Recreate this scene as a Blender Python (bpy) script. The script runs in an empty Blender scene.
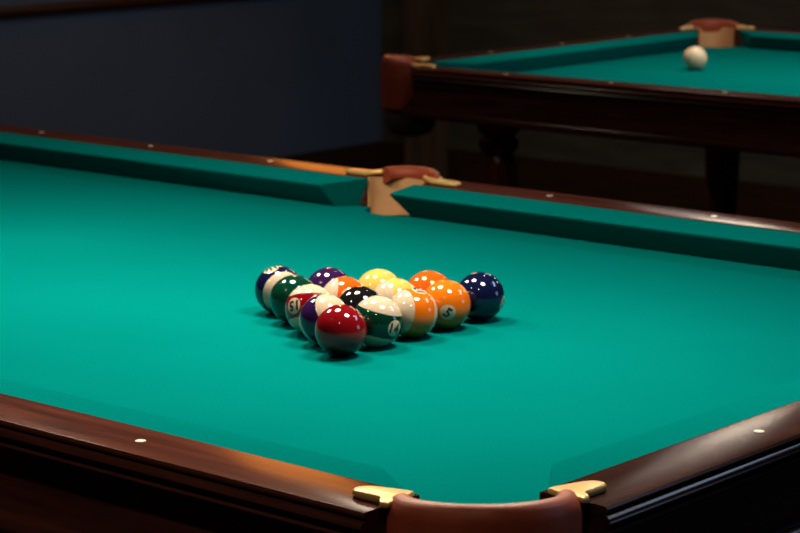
import bpy, bmesh, math, random
from mathutils import Vector, Matrix

random.seed(7)
SC = bpy.context.scene
COL = SC.collection
H = 0.78                                    # height of the playing cloth above the floor
R = 0.028575                                # ball radius

# ------------------------------------------------------------------ camera
cam_d = bpy.data.cameras.new('camera')
cam = bpy.data.objects.new('camera', cam_d)
COL.objects.link(cam)
YAW, PITCH, ROLL = 2.290429, -0.188062, -0.005216
FW = Vector((math.cos(YAW) * math.cos(PITCH), math.sin(YAW) * math.cos(PITCH), math.sin(PITCH)))
RT = Vector((math.sin(YAW), -math.cos(YAW), 0))
UP = RT.cross(FW)
R2 = math.cos(ROLL) * RT + math.sin(ROLL) * UP
U2 = -math.sin(ROLL) * RT + math.cos(ROLL) * UP
CAM_POS = Vector((1.074086, -1.32539, 0.562571 + H))
m = Matrix((R2, U2, -FW)).transposed().to_4x4()
m.translation = CAM_POS
cam.matrix_world = m
cam_d.sensor_width = 36
cam_d.lens = 2280.16 * 36 / 800
cam_d.clip_start = 0.05
cam_d.dof.use_dof = True
cam_d.dof.focus_distance = 2.1
cam_d.dof.aperture_fstop = 15
SC.camera = cam

# ------------------------------------------------------------------ world, lights, exposure
SC.view_settings.view_transform = 'Standard'
SC.view_settings.look = 'None'
SC.view_settings.gamma = 1
SC.view_settings.use_curve_mapping = False
SC.view_settings.exposure = 0.0
world = bpy.data.worlds.new('world')
SC.world = world
world.use_nodes = True
world.node_tree.nodes['Background'].inputs[0].default_value = (0.35, 0.45, 0.6, 1)
world.node_tree.nodes['Background'].inputs[1].default_value = 0.02


def lamp(name, loc, target, power, color, size, size_y=None, shape='DISK', spread=180):
    d = bpy.data.lights.new(name, 'AREA')
    d.energy = power
    d.color = color
    d.shape = shape
    d.size = size
    if size_y:
        d.size_y = size_y
    d.spread = math.radians(spread)
    o = bpy.data.objects.new(name, d)
    COL.objects.link(o)
    o.location = loc
    o.rotation_euler = (Vector(target) - Vector(loc)).to_track_quat('-Z', 'Y').to_euler()
    return o


def bulb(name, loc, power, color, radius):
    d = bpy.data.lights.new(name, 'POINT')
    d.energy = power
    d.color = color
    d.shadow_soft_size = radius
    o = bpy.data.objects.new(name, d)
    COL.objects.link(o)
    o.location = loc
    return o


WARM = (1.0, 0.84, 0.62)
for lx in (-0.33, -0.87, -1.41):            # the three lamps over the near table
    lamp('table_lamp', (lx, 0.614, H + 0.74), (lx, 0.22, H), 14.5, WARM, 0.22)
for lx in (-0.80, -1.34, -1.88):            # the three lamps over the far table
    lamp('far_table_lamp', (lx, 3.2, H + 0.76), (lx, 3.2, 0), 5.5, WARM, 0.22)
for lx, ly in ((-1.25, 2.35), (0.4, 2.35), (-1.25, -1.1), (0.45, -1.1)):   # ceiling downlights
    lamp('overhead_light', (lx, ly, H + 1.98), (lx, ly, 0), 10.0 if ly < 0 else 5.0, WARM, 0.10 if ly < 0 else 0.085)
lamp('wall_sconce', (-4.93, 4.9, H + 1.22), (-2.0, 1.0, H + 0.6), 22, (1.0, 0.29, 0.04), 0.75, 1.5, 'RECTANGLE')
lamp('wall_screen', (-3.35, 5.42, H + 1.4), (-1.0, 1.0, H + 0.6), 4.5, (1.0, 0.86, 0.76), 0.6, 1.0, 'RECTANGLE')
lamp('side_window', (3.4, 3.6, H + 0.95), (0, 1.2, H + 0.1), 20, (0.5, 0.68, 1.0), 1.6, 1.1, 'RECTANGLE')

lamp('ceiling_panel', (0.75, 2.9, H + 1.96), (0.75, 2.9, 0), 30, (0.5, 0.7, 1.0), 1.2, 0.6, 'RECTANGLE')
for lx, ly in ((-3.6, 3.7), (-3.7, 0.9)):   # added fill from above to brighten the dark walls, not known lamps
    lamp('overhead_light', (lx, ly, H + 1.98), (lx, ly, 0), 9.0, WARM, 0.085)


# ------------------------------------------------------------------ materials
def node_mat(name):
    mt = bpy.data.materials.new(name)
    mt.use_nodes = True
    nt = mt.node_tree
    return mt, nt, nt.nodes['Principled BSDF']


def setp(b, **kw):
    for k, v in kw.items():
        b.inputs[k.replace('_', ' ')].default_value = v


def cloth_mat(name, c1, c2):
    mt, nt, b = node_mat(name)
    tc = nt.nodes.new('ShaderNodeTexCoord')
    n = nt.nodes.new('ShaderNodeTexNoise')
    n.inputs['Scale'].default_value = 420
    n.inputs['Detail'].default_value = 4
    nt.links.new(tc.outputs['Object'], n.inputs['Vector'])
    n2 = nt.nodes.new('ShaderNodeTexNoise')
    n2.inputs['Scale'].default_value = 3.0
    n2.inputs['Detail'].default_value = 3
    nt.links.new(tc.outputs['Object'], n2.inputs['Vector'])
    mx = nt.nodes.new('ShaderNodeMix')
    mx.data_type = 'FLOAT'
    mx.inputs[0].default_value = 0.35
    nt.links.new(n.outputs['Fac'], mx.inputs[2])
    nt.links.new(n2.outputs['Fac'], mx.inputs[3])
    r = nt.nodes.new('ShaderNodeValToRGB')
    r.color_ramp.elements[0].position = 0.3
    r.color_ramp.elements[0].color = (*c1, 1)
    r.color_ramp.elements[1].position = 0.7
    r.color_ramp.elements[1].color = (*c2, 1)
    nt.links.new(mx.outputs[0], r.inputs[0])
    nt.links.new(r.outputs[0], b.inputs['Base Color'])
    bp = nt.nodes.new('ShaderNodeBump')
    bp.inputs['Strength'].default_value = 0.15
    bp.inputs['Distance'].default_value = 0.0006
    nt.links.new(n.outputs['Fac'], bp.inputs['Height'])
    nt.links.new(bp.outputs[0], b.inputs['Normal'])
    setp(b, Roughness=0.95, Specular_IOR_Level=0.0)
    return mt


def wood_mat(name, dark, light, rough=0.6, coat=0.25, scale=(3, 40, 40)):
    mt, nt, b = node_mat(name)
    tc = nt.nodes.new('ShaderNodeTexCoord')
    mp = nt.nodes.new('ShaderNodeMapping')
    mp.inputs['Scale'].default_value = scale
    nt.links.new(tc.outputs['Object'], mp.inputs[0])
    n = nt.nodes.new('ShaderNodeTexNoise')
    n.inputs['Scale'].default_value = 1.6
    n.inputs['Detail'].default_value = 6
    n.inputs['Distortion'].default_value = 0.6
    nt.links.new(mp.outputs[0], n.inputs['Vector'])
    r = nt.nodes.new('ShaderNodeValToRGB')
    r.color_ramp.elements[0].position = 0.32
    r.color_ramp.elements[0].color = (*dark, 1)
    r.color_ramp.elements[1].position = 0.72
    r.color_ramp.elements[1].color = (*light, 1)
    nt.links.new(n.outputs['Fac'], r.inputs[0])
    nt.links.new(r.outputs[0], b.inputs['Base Color'])
    setp(b, Roughness=rough, Specular_IOR_Level=0.0, Coat_Weight=coat, Coat_Roughness=0.16)
    return mt


def plain(name, c, rough=0.5, metal=0.0, noise=0.0, nscale=30, spec=0.5, bump=0.0):
    mt, nt, b = node_mat(name)
    tc = nt.nodes.new('ShaderNodeTexCoord')
    n = nt.nodes.new('ShaderNodeTexNoise')
    n.inputs['Scale'].default_value = nscale
    n.inputs['Detail'].default_value = 5
    nt.links.new(tc.outputs['Object'], n.inputs['Vector'])
    r = nt.nodes.new('ShaderNodeValToRGB')
    r.color_ramp.elements[0].color = (*[v * (1 - noise) for v in c], 1)
    r.color_ramp.elements[1].color = (*[min(1, v * (1 + noise)) for v in c], 1)
    nt.links.new(n.outputs['Fac'], r.inputs[0])
    nt.links.new(r.outputs[0], b.inputs['Base Color'])
    if bump:
        bp = nt.nodes.new('ShaderNodeBump')
        bp.inputs['Strength'].default_value = bump
        bp.inputs['Distance'].default_value = 0.001
        nt.links.new(n.outputs['Fac'], bp.inputs['Height'])
        nt.links.new(bp.outputs[0], b.inputs['Normal'])
    setp(b, Roughness=rough, Metallic=metal, Specular_IOR_Level=spec)
    return mt


M_CLOTH = cloth_mat('green cloth', (0.0, 0.090, 0.089), (0.0003, 0.118, 0.117))
M_WOOD = wood_mat('mahogany across', (0.025, 0.0075, 0.0055), (0.068, 0.018, 0.012))
M_WOODY = wood_mat('mahogany along', (0.014, 0.006, 0.005), (0.034, 0.013, 0.010), scale=(40, 3, 40))
M_LEATHER = plain('brown leather', (0.20, 0.033, 0.0125), 0.5, 0, 0.3, 60, 0.22, 0.25)
M_BRASS = plain('brass', (0.50, 0.31, 0.105), 0.36, 0.4, 0.08, 40)
M_LINER = plain('tan liner', (0.42, 0.22, 0.10), 0.6, 0, 0.2, 25)
M_PEARL = plain('pearl sight', (0.5, 0.45, 0.41), 0.3, 0, 0.1, 300)
M_DARKWOOD = wood_mat('dark wood', (0.05, 0.013, 0.007), (0.13, 0.032, 0.014), 0.4, 0.4, (30, 30, 3))
M_NAVY = plain('navy wall paint', (0.056, 0.076, 0.120), 0.85, 0, 0.25, 2.0, 0.2)
M_PANEL = wood_mat('wall panelling', (0.040, 0.036, 0.028), (0.066, 0.060, 0.047), 0.7, 0.0, (2, 2, 12))
M_TRIM = wood_mat('trim wood', (0.02, 0.010, 0.005), (0.04, 0.018, 0.009), 0.5, 0.1)
M_PILASTER = wood_mat('pilaster wood', (0.05, 0.03, 0.018), (0.10, 0.06, 0.035), 0.7, 0.0, (12, 12, 2))
M_FLOOR = wood_mat('floor boards', (0.018, 0.016, 0.013), (0.034, 0.030, 0.025), 0.5, 0.1, (2, 25, 2))
M_CEIL = plain('ceiling paint', (0.03, 0.03, 0.032), 0.9, 0, 0.1, 3)
M_NET = plain('dark pocket net', (0.01, 0.008, 0.006), 0.9, 0, 0.2, 80)


# ------------------------------------------------------------------ helpers
def tag(o, label=None, cat=None, group=None, kind=None):
    if label:
        o['label'] = label
    if cat:
        o['category'] = cat
    if group:
        o['group'] = group
    if kind:
        o['kind'] = kind
    return o


def link(name, bm, mats, parent=None, smooth=False, angle=None):
    bmesh.ops.recalc_face_normals(bm, faces=bm.faces)
    me = bpy.data.meshes.new(name)
    bm.to_mesh(me)
    bm.free()
    for mt in (mats if isinstance(mats, (list, tuple)) else [mats]):
        me.materials.append(mt)
    if smooth:
        for p in me.polygons:
            p.use_smooth = True
        if angle:
            me.set_sharp_from_angle(angle=math.radians(angle))
    o = bpy.data.objects.new(name, me)
    COL.objects.link(o)
    if parent:
        o.parent = parent
    return o


def bridge(bm, rings, closed_ring=True, caps=True):
    vs = [[bm.verts.new(p) for p in r] for r in rings]
    n = len(rings[0])
    for a, b in zip(vs[:-1], vs[1:]):
        for i in range(n if closed_ring else n - 1):
            j = (i + 1) % n
            bm.faces.new((a[i], a[j], b[j], b[i]))
    if caps:
        bm.faces.new(list(reversed(vs[0])))
        bm.faces.new(vs[-1])
    return vs


def box(bm, lo, hi):
    x0, y0, z0 = lo
    x1, y1, z1 = hi
    bridge(bm, [[(x0, y0, z), (x1, y0, z), (x1, y1, z), (x0, y1, z)] for z in (z0, z1)])


def rounded(pts, rads, seg=4):
    """round the corners of a closed 2-d polygon"""
    out = []
    n = len(pts)
    for i, p in enumerate(pts):
        r = rads[i] if isinstance(rads, (list, tuple)) else rads
        p = Vector(p)
        if r <= 0:
            out.append(tuple(p))
            continue
        a = Vector(pts[i - 1]) - p
        b = Vector(pts[(i + 1) % n]) - p
        r = min(r, a.length * 0.49, b.length * 0.49)
        p0 = p + a.normalized() * r
        p1 = p + b.normalized() * r
        for k in range(seg + 1):
            t = k / seg
            q = p0 * (1 - t) ** 2 + p * 2 * t * (1 - t) + p1 * t * t
            out.append(tuple(q))
    return out


# ------------------------------------------------------------------ room
def slab(name, lo, hi, mat, kind='structure'):
    bm = bmesh.new()
    box(bm, lo, hi)
    o = link(name, bm, mat)
    tag(o, kind=kind)
    return o


XL, XR, YF, YB, ZT = -5.0, 3.6, -3.4, 5.5, H + 2.0
slab('floor', (XL - .1, YF - .1, -0.1), (XR + .1, YB + .1, 0), M_FLOOR)
slab('ceiling', (XL - .1, YF - .1, ZT), (XR + .1, YB + .1, ZT + .1), M_CEIL)
slab('wall_left', (XL - .1, YF, 0), (XL, YB, ZT), M_NAVY)
slab('wall_back', (XL - .1, YB, 0), (XR + .1, YB + .1, ZT), M_PANEL)
slab('wall_right', (XR, YF, 0), (XR + .1, YB, ZT), M_NAVY)
slab('wall_front', (XL - .1, YF - .1, 0), (XR + .1, YF, ZT), M_NAVY)
slab('trim_2', (-4.83, YB - 0.06, 0), (-4.64, YB, ZT), M_PILASTER)
bm = bmesh.new()
prof = rounded([(0, -0.02), (0.012, -0.02), (0.022, 0), (0.012, 0.02), (0, 0.02)], [0, .005, .008, .005, 0])
bridge(bm, [[(XL + a, y, H - 0.026 + b) for a, b in prof] for y in (YF, YB)])
tag(link('trim_1', bm, M_TRIM), kind='structure')
bm = bmesh.new()
box(bm, (XL, YF, 0), (XL + .018, YB, 0.12))
tag(link('baseboard_left', bm, M_TRIM), kind='structure')
bm = bmesh.new()
box(bm, (XL + .018, YB - .018, 0), (XR, YB, 0.12))
tag(link('baseboard_back', bm, M_TRIM), kind='structure')

# ------------------------------------------------------------------ the pool table
# table frame: x = 0 and y = 0 are the inner edges of the wood at the near corner, cloth at z = 0
W = 1.2355
L = 2.3555
CW, RW = 0.0577, 0.0668
SX = -1.188                                  # middle of the side pockets


def tf(side):
    """point (s along, d from the inner wood edge: + over the cloth, - outwards, z) -> table xyz"""
    return {'near': lambda s, d, z: (s, d, z),
            'far': lambda s, d, z: (s, W - d, z),
            'foot': lambda s, d, z: (-d, s, z),
            'head': lambda s, d, z: (-L + d, s, z)}[side]


CUSH = [(0.0, 0.0435), (0.030, 0.0410), (0.050, 0.0390), (0.0562, 0.0380), (0.0577, 0.0360), (0.0570, 0.0340),
        (0.0530, 0.0295), (0.0400, 0.0130), (0.0290, 0.0004), (0.0, 0.0004)]


def cushion(side, w0, n0, w1, n1, parent):
    """from w0 / w1 at the wood to n0 / n1 at the nose"""
    f = tf(side)
    bm = bmesh.new()
    rings = []
    for end, ts in (((w0, n0, 1 if n1 > n0 else -1), (0.0, 0.35, 0.7, 1.0)), ((w1, n1, -1 if n1 > n0 else 1), (1.0, 0.7, 0.35, 0.0))):
        w, n, sg = end
        for t in ts:
            ring = []
            for d, z in CUSH:
                k = d / CW
                under = max(0.0, 0.036 - z) * 0.55 * sg          # the end face slopes in below, like the nose
                ring.append(f(w + (n - w) * k + 0.004 * t * sg + under, d * (1 - 0.05 * (1 - t)), z - 0.0015 * (1 - t) * k))
            rings.append(ring)
    bridge(bm, rings)
    return link('cushion', bm, M_CLOTH, parent, True, 32)


RAILP = [(0.0, 0.001), (0.0, 0.0444), (0.004, 0.0450), (0.040, 0.0452), (0.061, 0.0450), (0.0650, 0.0446), (0.0668, 0.0425),
         (0.0666, 0.0405), (0.0625, 0.0398), (0.0610, 0.0392), (0.0615, 0.0385), (0.0650, 0.0378), (0.0690, 0.0352),
         (0.0702, 0.0320), (0.0690, 0.0290), (0.0655, 0.0268), (0.0628, 0.0262), (0.0632, 0.0255), (0.0665, 0.0245),
         (0.0680, 0.0220), (0.0665, 0.0195), (0.0630, 0.0175), (0.0560, 0.0165), (0.0540, 0.001)]


def rail(side, s0, s1, sights, parent):
    f = tf(side)
    bm = bmesh.new()
    bridge(bm, [[f(s, -d, z) for d, z in RAILP] for s in (s0, s1)])
    o = link('rail', bm, M_WOOD if side in ('near', 'far') else M_WOODY, parent, True, 40)
    for s in sights:
        b2 = bmesh.new()
        c = f(s, -0.034, 0.0450)
        ring = [(c[0] + 0.0048 * math.cos(a), c[1] + 0.0048 * math.sin(a)) for a in [k * math.tau / 20 for k in range(20)]]
        bridge(b2, [[(x, y, z) for x, y in ring] for z in (c[2] - 0.001, c[2] + 0.0006)])
        link('rail_sight', b2, M_PEARL, o)
    return o


APRON = [(0.041, 0.0), (0.052, 0.0), (0.052, 0.014), (0.0505, 0.010), (0.0490, -0.040), (0.0510, -0.046), (0.0580, -0.049), (0.0620, -0.054),
         (0.0625, -0.060), (0.0595, -0.066), (0.0520, -0.069), (0.041, -0.069)]


def apron(side, s0, s1, parent):
    f = tf(side)
    bm = bmesh.new()
    bridge(bm, [[f(s, -d, z) for d, z in APRON] for s in (s0, s1)])
    return link('apron', bm, M_WOOD if side in ('near', 'far') else M_WOODY, parent, True, 35)


def pocket(cx, cy, ang, corner, parent):
    """cx, cy: point on the inner wood corner (or edge); ang: outward direction"""
    o_ = Vector((math.cos(ang), math.sin(ang), 0))
    t_ = Vector((-math.sin(ang), math.cos(ang), 0))
    C0 = Vector((cx, cy, 0))

    def P(t, o, z):
        return tuple(C0 + t_ * t + o_ * o + Vector((0, 0, z)))

    if corner:
        rt, ro, off, zt = 0.0645, 0.066, -0.016, 0.0
    else:
        rt, ro, off, zt = 0.047, 0.036, 0.016, -0.001
    # leather collar
    if corner:
        sec = rounded([(-0.0095, 0.030), (-0.0105, 0.046), (-0.006, 0.0605), (0.005, 0.0610), (0.0115, 0.052), (0.0135, 0.025),
                       (0.0125, -0.052), (0.007, -0.052), (0.004, 0.0), (-0.004, 0.016)],
                      [.004, .006, .006, .006, .006, .01, .002, .002, .006, .006], 4)
    else:
        sec = rounded([(-0.012, 0.042), (-0.013, 0.050), (-0.007, 0.0605), (0.005, 0.0610), (0.0115, 0.052), (0.0125, 0.025),
                       (0.0125, -0.03), (0.007, -0.03), (0.006, 0.030), (-0.004, 0.038)],
                      [.003, .005, .006, .006, .006, .01, .002, .002, .004, .004], 4)
    bm = bmesh.new()
    rings = []
    NA = 32
    for k in range(NA + 1):
        a = math.pi * k / NA if corner else math.radians(10 + 160 * k / NA)
        e = math.sin(a)
        st = math.cos(a)
        # skirt is cut short at both ends
        ring = []
        for r, z in sec:
            bz = (z if z > 0.036 else 0.036 + (z - 0.036) * max(0.0, min(1.0, (e - 0.45) * 2.2))) if not corner else z if z > 0.02 else 0.02 + (z - 0.02) * (0.45 + 0.55 * min(1, e * 2.2))
            bz += (0.009 * e - 0.005 if corner else 0.002 * e) * (1 if z > 0.02 else 0)
            nx, ny = st, e
            ln = math.hypot(nx / rt, ny / ro) or 1
            nt_, no_ = nx / rt / ln, ny / ro / ln
            ring.append(P(-(st * rt + nt_ * r), off + e * ro + no_ * r, bz + zt))
        rings.append(ring)
    bridge(bm, rings)
    col = link('pocket_collar', bm, M_LEATHER, parent, True, 60)
    # brass prongs screwed on the two rails, running in under the leather
    for s in (-1, 1):
        if corner:
            # plate outline in the frame of the rail: u along the rail away from the pocket, v outwards
            rail_dir = (-o_ + t_ * s).normalized()
            out_dir = (o_ + t_ * s).normalized()
            base = C0 + rail_dir * 0.050 + out_dir * 0.0
            pts = [(0.014, 0.010), (0.026, 0.013), (0.050, 0.021), (0.058, 0.027), (0.058, 0.037), (0.050, 0.042), (0.022, 0.041),
                   (0.015, 0.052), (0.004, 0.055), (0.006, 0.030)]
            rads = [.003, .01, .008, .006, .006, .008, .006, .003, .003, .004]
            zb = 0.0456
        else:
            rail_dir = t_ * s
            out_dir = o_
            base = C0 + rail_dir * (0.058 if s > 0 else 0.038)
            pts = [(-0.008, 0.020), (0.004, 0.013), (0.020, 0.009), (0.056, 0.009), (0.066, 0.014), (0.066, 0.024), (0.058, 0.028), (0.022, 0.030),
                   (0.012, 0.044), (-0.008, 0.046)]
            rads = [.003, .01, .01, .008, .006, .006, .008, .008, .006, .003]
            zb = 0.0456
        ol = rounded(pts, rads, 4)
        cxm = sum(p[0] for p in ol) / len(ol)
        cym = sum(p[1] for p in ol) / len(ol)
        bm = bmesh.new()
        rings = []
        for sc_, z in ((0.94, zb), (1.0, zb + 0.0012), (1.0, zb + 0.0036), (0.96, zb + 0.0050), (0.86, zb + 0.0058)):
            ring = []
            for u_, v_ in ol:
                uu, vv = cxm + (u_ - cxm) * sc_, cym + (v_ - cym) * sc_
                lift = 0.004 * max(0.0, min(1.0, (0.016 - uu) / 0.02))
                q = base + rail_dir * uu + out_dir * vv
                ring.append((q.x, q.y, z + lift))
            rings.append(ring)
        bridge(bm, rings)
        link('bracket', bm, M_BRASS, col, True, 40)
    # tan leather lining of the pocket mouth
    bm = bmesh.new()
    rings = []
    for k in range(29):
        a = math.radians(180 * k / 28) if not corner else math.radians(8 + 164 * k / 28)
        rr = (0.065, 0.032) if not corner else (0.050, 0.058)
        lo = 0.006 if not corner else off
        e, st = math.sin(a), math.cos(a)
        ring = []
        for dr, z in ((0, 0.044), (0, 0.0), (-0.002, -0.05), (-0.010, -0.085), (-0.007, -0.085), (0.003, -0.05), (0.004, 0.0), (0.004, 0.044)):
            ring.append(P(-(st * (rr[0] + dr)), lo + e * (rr[1] + dr), z))
        rings.append(ring)
    bridge(bm, rings)
    link('pocket_liner', bm, M_LINER, col, True, 50)
    # net bag
    bm = bmesh.new()
    rings = []
    for rr, z in ((0.93, -0.06), (0.9, -0.09), (0.75, -0.11), (0.4, -0.118), (0.05, -0.12)):
        rings.append([P(rt * rr * math.cos(a), off + 0.012 + rt * rr * math.sin(a), z) for a in [k * math.tau / 24 for k in range(24)]])
    bridge(bm, rings)
    link('pocket_net', bm, M_NET, col, True)
    return col


def notch(cx, cy, r, a0, a1, n=14):
    return [(cx + r * math.cos(a0 + (a1 - a0) * k / n), cy + r * math.sin(a0 + (a1 - a0) * k / n)) for k in range(n + 1)]


def leg(cx, cy, parent):
    bm = bmesh.new()
    prof = [(0.030, -H), (0.034, -H + .01), (0.034, -H + .05), (0.026, -H + .07), (0.030, -0.55), (0.040, -0.40), (0.046, -0.26), (0.043, -0.19),
            (0.034, -0.165), (0.046, -0.150), (0.046, -0.135), (0.036, -0.125), (0.050, -0.11), (0.050, -0.072)]
    rings = []
    for r, z in prof:
        rings.append([(cx + r * math.cos(a), cy + r * math.sin(a), z) for a in [k * math.tau / 28 for k in range(28)]])
    bridge(bm, rings)
    return link('leg', bm, M_DARKWOOD, parent, True, 45)


def pool_table(loc, label):
    root = bpy.data.objects.new('pool_table', None)
    COL.objects.link(root)
    root.location = loc
    tag(root, label, 'pool table')
    # cloth covered bed, notched at the six pockets
    D = math.radians
    out = []
    out += notch(0.012, -0.012, 0.062, D(200), D(70) , 16)[::1]
    out = []
    r = 0.058
    # walk round anticlockwise: near edge to the foot corner, foot edge, far edge, head edge
    out += [(-0.075, 0.0)] + notch(-0.012, 0.012, r, D(192), D(78)) + [(0.0, 0.075)]
    out += [(0.0, W - 0.075)] + notch(-0.012, W - 0.012, r, D(-78), D(-192)) + [(-0.075, W)]
    out += [(SX + 0.080, W)] + notch(SX + 0.015, W + 0.014, 0.059, D(-12), D(-168)) + [(SX - 0.050, W)]
    out += [(-L + 0.075, W)] + notch(-L + 0.012, W - 0.012, r, D(12), D(-102)) + [(-L, W - 0.075)]
    out += [(-L, 0.075)] + notch(-L + 0.012, 0.012, r, D(102), D(-12)) + [(-L + 0.075, 0.0)]
    out += [(SX - 0.050, 0.0)] + notch(SX + 0.015, -0.014, 0.059, D(168), D(12)) + [(SX + 0.080, 0.0)]
    bm = bmesh.new()
    bridge(bm, [[(x, y, z) for x, y in out] for z in (-0.03, 0.0)])
    bmesh.ops.triangulate(bm, faces=[f for f in bm.faces if len(f.verts) > 4])
    link('playing_bed', bm, M_CLOTH, root)
    # cushions: (wood end, nose end) on both ends
    for side in ('near', 'far'):
        cushion(side, -0.078, -0.156, SX + 0.048, SX + 0.046, root)
        cushion(side, SX - 0.045, SX - 0.094, -L + 0.078, -L + 0.156, root)
    for side in ('foot', 'head'):
        cushion(side, 0.078, 0.156, W - 0.078, W - 0.156, root)
    n0 = -0.0635
    sp = 0.2825
    for side in ('near', 'far'):
        rail(side, -0.068, SX + 0.062, [n0 - sp * k - (0.012 if side == 'near' else 0) for k in (1, 2, 3)], root)
        rail(side, SX - 0.053, -L + 0.068, [n0 - sp * k for k in (5, 6, 7)], root)
    for side in ('foot', 'head'):
        rail(side, 0.068, W - 0.068, [CW + 0.28 * k for k in (1, 2, 3)], root)
    for side in ('near', 'far'):
        apron(side, -0.050, -L + 0.050, root)
    for side in ('foot', 'head'):
        apron(side, 0.050, W - 0.050, root)
    for cx, cy, a in ((0, 0, -45), (0, W, 45), (-L, W, 135), (-L, 0, -135)):
        pocket(cx, cy, D(a), True, root)
        # corner block under the pocket, closing the apron
        bm = bmesh.new()
        sx, sy = (1 if cx == 0 else -1), (1 if cy else -1)
        ring = [(cx + sx * 0.049, cy - sy * 0.052), (cx + sx * 0.049, cy + sy * 0.030), (cx + sx * 0.030, cy + sy * 0.049), (cx - sx * 0.052, cy + sy * 0.049),
                (cx - sx * 0.052, cy + sy * 0.020), (cx + sx * 0.020, cy - sy * 0.052)]
        bridge(bm, [[(x, y, z) for x, y in ring] for z in (-0.066, -0.054)])
        link('corner_block', bm, M_DARKWOOD, root)
    for cy, a in ((0, -90), (W, 90)):
        pocket(SX + 0.016, cy, D(a), False, root)
    # underside and legs
    bm = bmesh.new()
    box(bm, (-L + 0.10, 0.10, -0.068), (-0.10, W - 0.10, -0.031))
    link('underframe', bm, M_DARKWOOD, root)
    for lx in (-0.14, -L + 0.14):
        for ly in (0.155, W - 0.155):
            leg(lx, ly, root)
    return root


pool_table((0, 0, H), 'near green pool table with the racked balls on its cloth, filling the foreground')
T2 = math.radians(-0.4)
far = pool_table((-2.328 + L * math.cos(T2), 2.588 + L * math.sin(T2), H), 'far green pool table in the dim background with one white ball on it')
far.rotation_euler.z = T2

# ------------------------------------------------------------------ balls
A0 = Vector((-0.5781, 0.4612, R + H + 0.0004))
DA = Vector((-0.0002, 0.06008, 0))
DB = Vector((-0.05215, 0.02985, 0))
CREAM = (0.36, 0.29, 0.22)


def ball_mat(name, color, stripe, disc=True):
    mt, nt, b = node_mat(name)
    tc = nt.nodes.new('ShaderNodeTexCoord')
    sep = nt.nodes.new('ShaderNodeSeparateXYZ')
    nt.links.new(tc.outputs['Object'], sep.inputs[0])

    def math_(op, a, b_=None):
        n = nt.nodes.new('ShaderNodeMath')
        n.operation = op
        if isinstance(a, (int, float)):
            n.inputs[0].default_value = a
        else:
            nt.links.new(a, n.inputs[0])
        if b_ is not None:
            n.inputs[1].default_value = b_
        return n.outputs[0]

    col = None
    if stripe:
        fac = math_('GREATER_THAN', math_('ABSOLUTE', sep.outputs[2]), 0.47 * R)
        mx = nt.nodes.new('ShaderNodeMix')
        mx.data_type = 'RGBA'
        mx.inputs[6].default_value = (*color, 1)
        mx.inputs[7].default_value = (*CREAM, 1)
        nt.links.new(fac, mx.inputs[0])
        col = mx.outputs[2]
    if disc:
        fd = math_('GREATER_THAN', sep.outputs[0], 0.944 * R)
        m2 = nt.nodes.new('ShaderNodeMix')
        m2.data_type = 'RGBA'
        if col is None:
            m2.inputs[6].default_value = (*color, 1)
        else:
            nt.links.new(col, m2.inputs[6])
        m2.inputs[7].default_value = (*CREAM, 1)
        nt.links.new(fd, m2.inputs[0])
        col = m2.outputs[2]
    if col is not None:
        nt.links.new(col, b.inputs['Base Color'])
    else:
        b.inputs['Base Color'].default_value = (*color, 1)
    setp(b, Roughness=0.4, Specular_IOR_Level=0.0, Coat_Weight=1.0, Coat_Roughness=0.015, Coat_IOR=1.5)
    return mt


M_INK = plain('black numeral ink', (0.012, 0.011, 0.01), 0.2, 0, 0.1, 50)


def glyph_tris(text, size):
    cu = bpy.data.curves.new('numeral', 'FONT')
    cu.body = text
    cu.size = size
    cu.align_x = 'CENTER'
    cu.align_y = 'CENTER'
    cu.offset = size * 0.03
    cu.resolution_u = 3
    tmp = bpy.data.objects.new('numeral', cu)
    COL.objects.link(tmp)
    dg = bpy.context.evaluated_depsgraph_get()
    me = bpy.data.meshes.new_from_object(tmp.evaluated_get(dg))
    vs = [v.co.copy() for v in me.vertices]
    fs = [tuple(p.vertices) for p in me.polygons]
    bpy.data.objects.remove(tmp)
    bpy.data.curves.remove(cu)
    bpy.data.meshes.remove(me)
    xs = [v.x for v in vs]
    ys = [v.y for v in vs]
    cx, cy = (min(xs) + max(xs)) / 2, (min(ys) + max(ys)) / 2
    return [(v.x - cx, v.y - cy) for v in vs], fs


def make_ball(name, pos, mat, number=None):
    bm = bmesh.new()
    bmesh.ops.create_uvsphere(bm, u_segments=64, v_segments=40, radius=R)
    for f in bm.faces:
        f.smooth = True
    if number:
        pts, fs = glyph_tris(number, R * 0.56)
        b2 = bmesh.new()
        vv = [b2.verts.new((x, y, 0)) for x, y in pts]
        for f in fs:
            try:
                b2.faces.new([vv[i] for i in f])
            except ValueError:
                pass
        bmesh.ops.triangulate(b2, faces=b2.faces)
        bmesh.ops.subdivide_edges(b2, edges=b2.edges, cuts=2, use_grid_fill=True)
        mp = {}
        for v in b2.verts:
            y, z = v.co.x, v.co.y
            x = math.sqrt(max(1e-9, R * R - y * y - z * z))
            mp[v] = bm.verts.new(Vector((x, y, z)) * 1.006)
        for f in b2.faces:
            nf = bm.faces.new([mp[v] for v in f.verts])
            nf.material_index = 1
            nf.smooth = True
        b2.free()
    me = bpy.data.meshes.new(name)
    bm.to_mesh(me)
    bm.free()
    me.materials.append(mat)
    me.materials.append(M_INK)
    o = bpy.data.objects.new(name, me)
    COL.objects.link(o)
    o.location = pos
    return o


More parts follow.
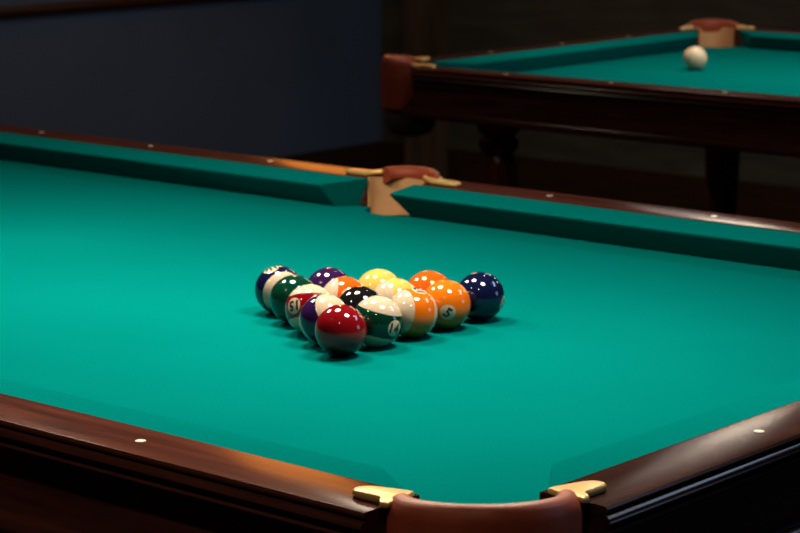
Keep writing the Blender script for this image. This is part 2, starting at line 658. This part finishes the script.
def orient(o, axis, disc, spin=0):
    """axis: stripe axis, disc: numeral direction, both in the ball-to-camera frame (right, up, towards camera)"""
    P = o.location
    ez = (CAM_POS - P).normalized()
    ex = Vector((0, 0, 1)).cross(ez).normalized()
    ey = ez.cross(ex)
    tw = lambda v: ex * v[0] + ey * v[1] + ez * v[2]
    if axis is not None:
        Z = tw(axis).normalized()
        X = tw(disc)
        X = (X - Z * X.dot(Z)).normalized()
    else:
        X = tw(disc).normalized()
        Z = ey * math.cos(spin) + ex * math.sin(spin)
        Z = (Z - X * Z.dot(X)).normalized()
    Y = Z.cross(X)
    o.matrix_world = Matrix.Translation(P) @ Matrix((X, Y, Z)).transposed().to_4x4()


COLS = {'yellow': (0.40, 0.28, 0.065), 'navy': (0.0025, 0.0045, 0.026), 'scarlet': (0.42, 0.060, 0.004), 'purple': (0.016, 0.0045, 0.036),
        'orange': (0.45, 0.098, 0.004), 'green': (0.0008, 0.022, 0.013), 'maroon': (0.115, 0.0022, 0.0045), 'black': (0.004, 0.004, 0.005)}
AWAY = (0.1, -0.75, -0.65)
# number, lattice (a, b), colour, stripe axis, disc direction, spin of the numeral, label
BALLS = [
    ('7', 0, 0, 'maroon', None, AWAY, 0, 'glossy maroon solid ball at the front point of the rack, closest to the camera'),
    ('14', 1, 0, 'green', (0.254, 0.956, 0.148), (0.682, -0.285, 0.673), 0, 'green striped ball with a white cap, at the right of the front maroon ball'),
    ('13', 2, 0, 'orange', (-0.834, 0.083, 0.546), (0.276, 0.919, 0.282), 0, 'orange striped ball with a large white cap, just left of the ball showing number 5'),
    ('5', 3, 0, 'orange', None, (0.067, -0.329, 0.942), math.radians(35), 'solid orange ball showing the number 5 in its white disc'),
    ('2', 4, 0, 'navy', None, (0.952, -0.273, 0.141), 0, 'solid dark blue ball at the right end of the rack'),
    ('12', 0, 1, 'purple', (0.66, 0.468, 0.588), (-0.3, -0.35, -0.9), 0, 'purple striped ball with a white cap directly behind the front maroon ball'),
    ('8', 1, 1, 'black', None, AWAY, 0, 'solid black ball in the middle of the rack'),
    ('9', 2, 1, 'yellow', (-0.904, 0.048, 0.426), (0.3, -0.7, -0.65), 0, 'yellow striped ball showing a white patch, behind the large-capped orange striped ball'),
    ('3', 3, 1, 'scarlet', None, AWAY, 0, 'solid red-orange ball in the back row, behind the number 5 ball'),
    ('15', 0, 2, 'maroon', (0.014, -0.976, 0.215), (-0.666, 0.152, 0.731), 0, 'maroon striped ball showing an upside-down 15 on the left side of the rack'),
    ('11', 1, 2, 'scarlet', (-0.97, 0.184, 0.16), (0.195, 0.19, 0.962), 0, 'orange-red striped ball with a white cap, behind the black ball'),
    ('1', 2, 2, 'yellow', None, AWAY, 0, 'solid yellow ball in the back row of the rack'),
    ('6', 0, 3, 'green', None, AWAY, 0, 'solid dark green ball beside the blue striped ball at the left'),
    ('4', 1, 3, 'purple', None, AWAY, 0, 'solid purple ball in the back row, left of the solid yellow ball'),
    ('10', 0, 4, 'navy', (0.356, -0.242, 0.903), (-0.309, 0.881, 0.358), 0, 'blue striped ball with a white crescent at the left end of the rack'),
]
for num, a, b_, colr, axis, disc, spin, label in BALLS:
    mt = ball_mat('ball %s %s' % (num, colr), COLS[colr], axis is not None)
    nudge = {'10': -0.0013, '15': 0.0012, '2': 0.0008, '5': -0.0006}.get(num, 0)
    o = make_ball('pool_ball', A0 + DA * a + DB * b_ + R2 * nudge, mt, num)
    orient(o, axis, disc, spin)
    tag(o, label, 'pool ball', 'racked pool balls')

cue = make_ball('cue_ball', Vector((-1.985, 3.24, R + H + 0.0004)), ball_mat('cue ball ivory', (0.50, 0.41, 0.30), False, False))
tag(cue, 'plain ivory white ball alone on the far table near its corner pocket', 'pool ball')
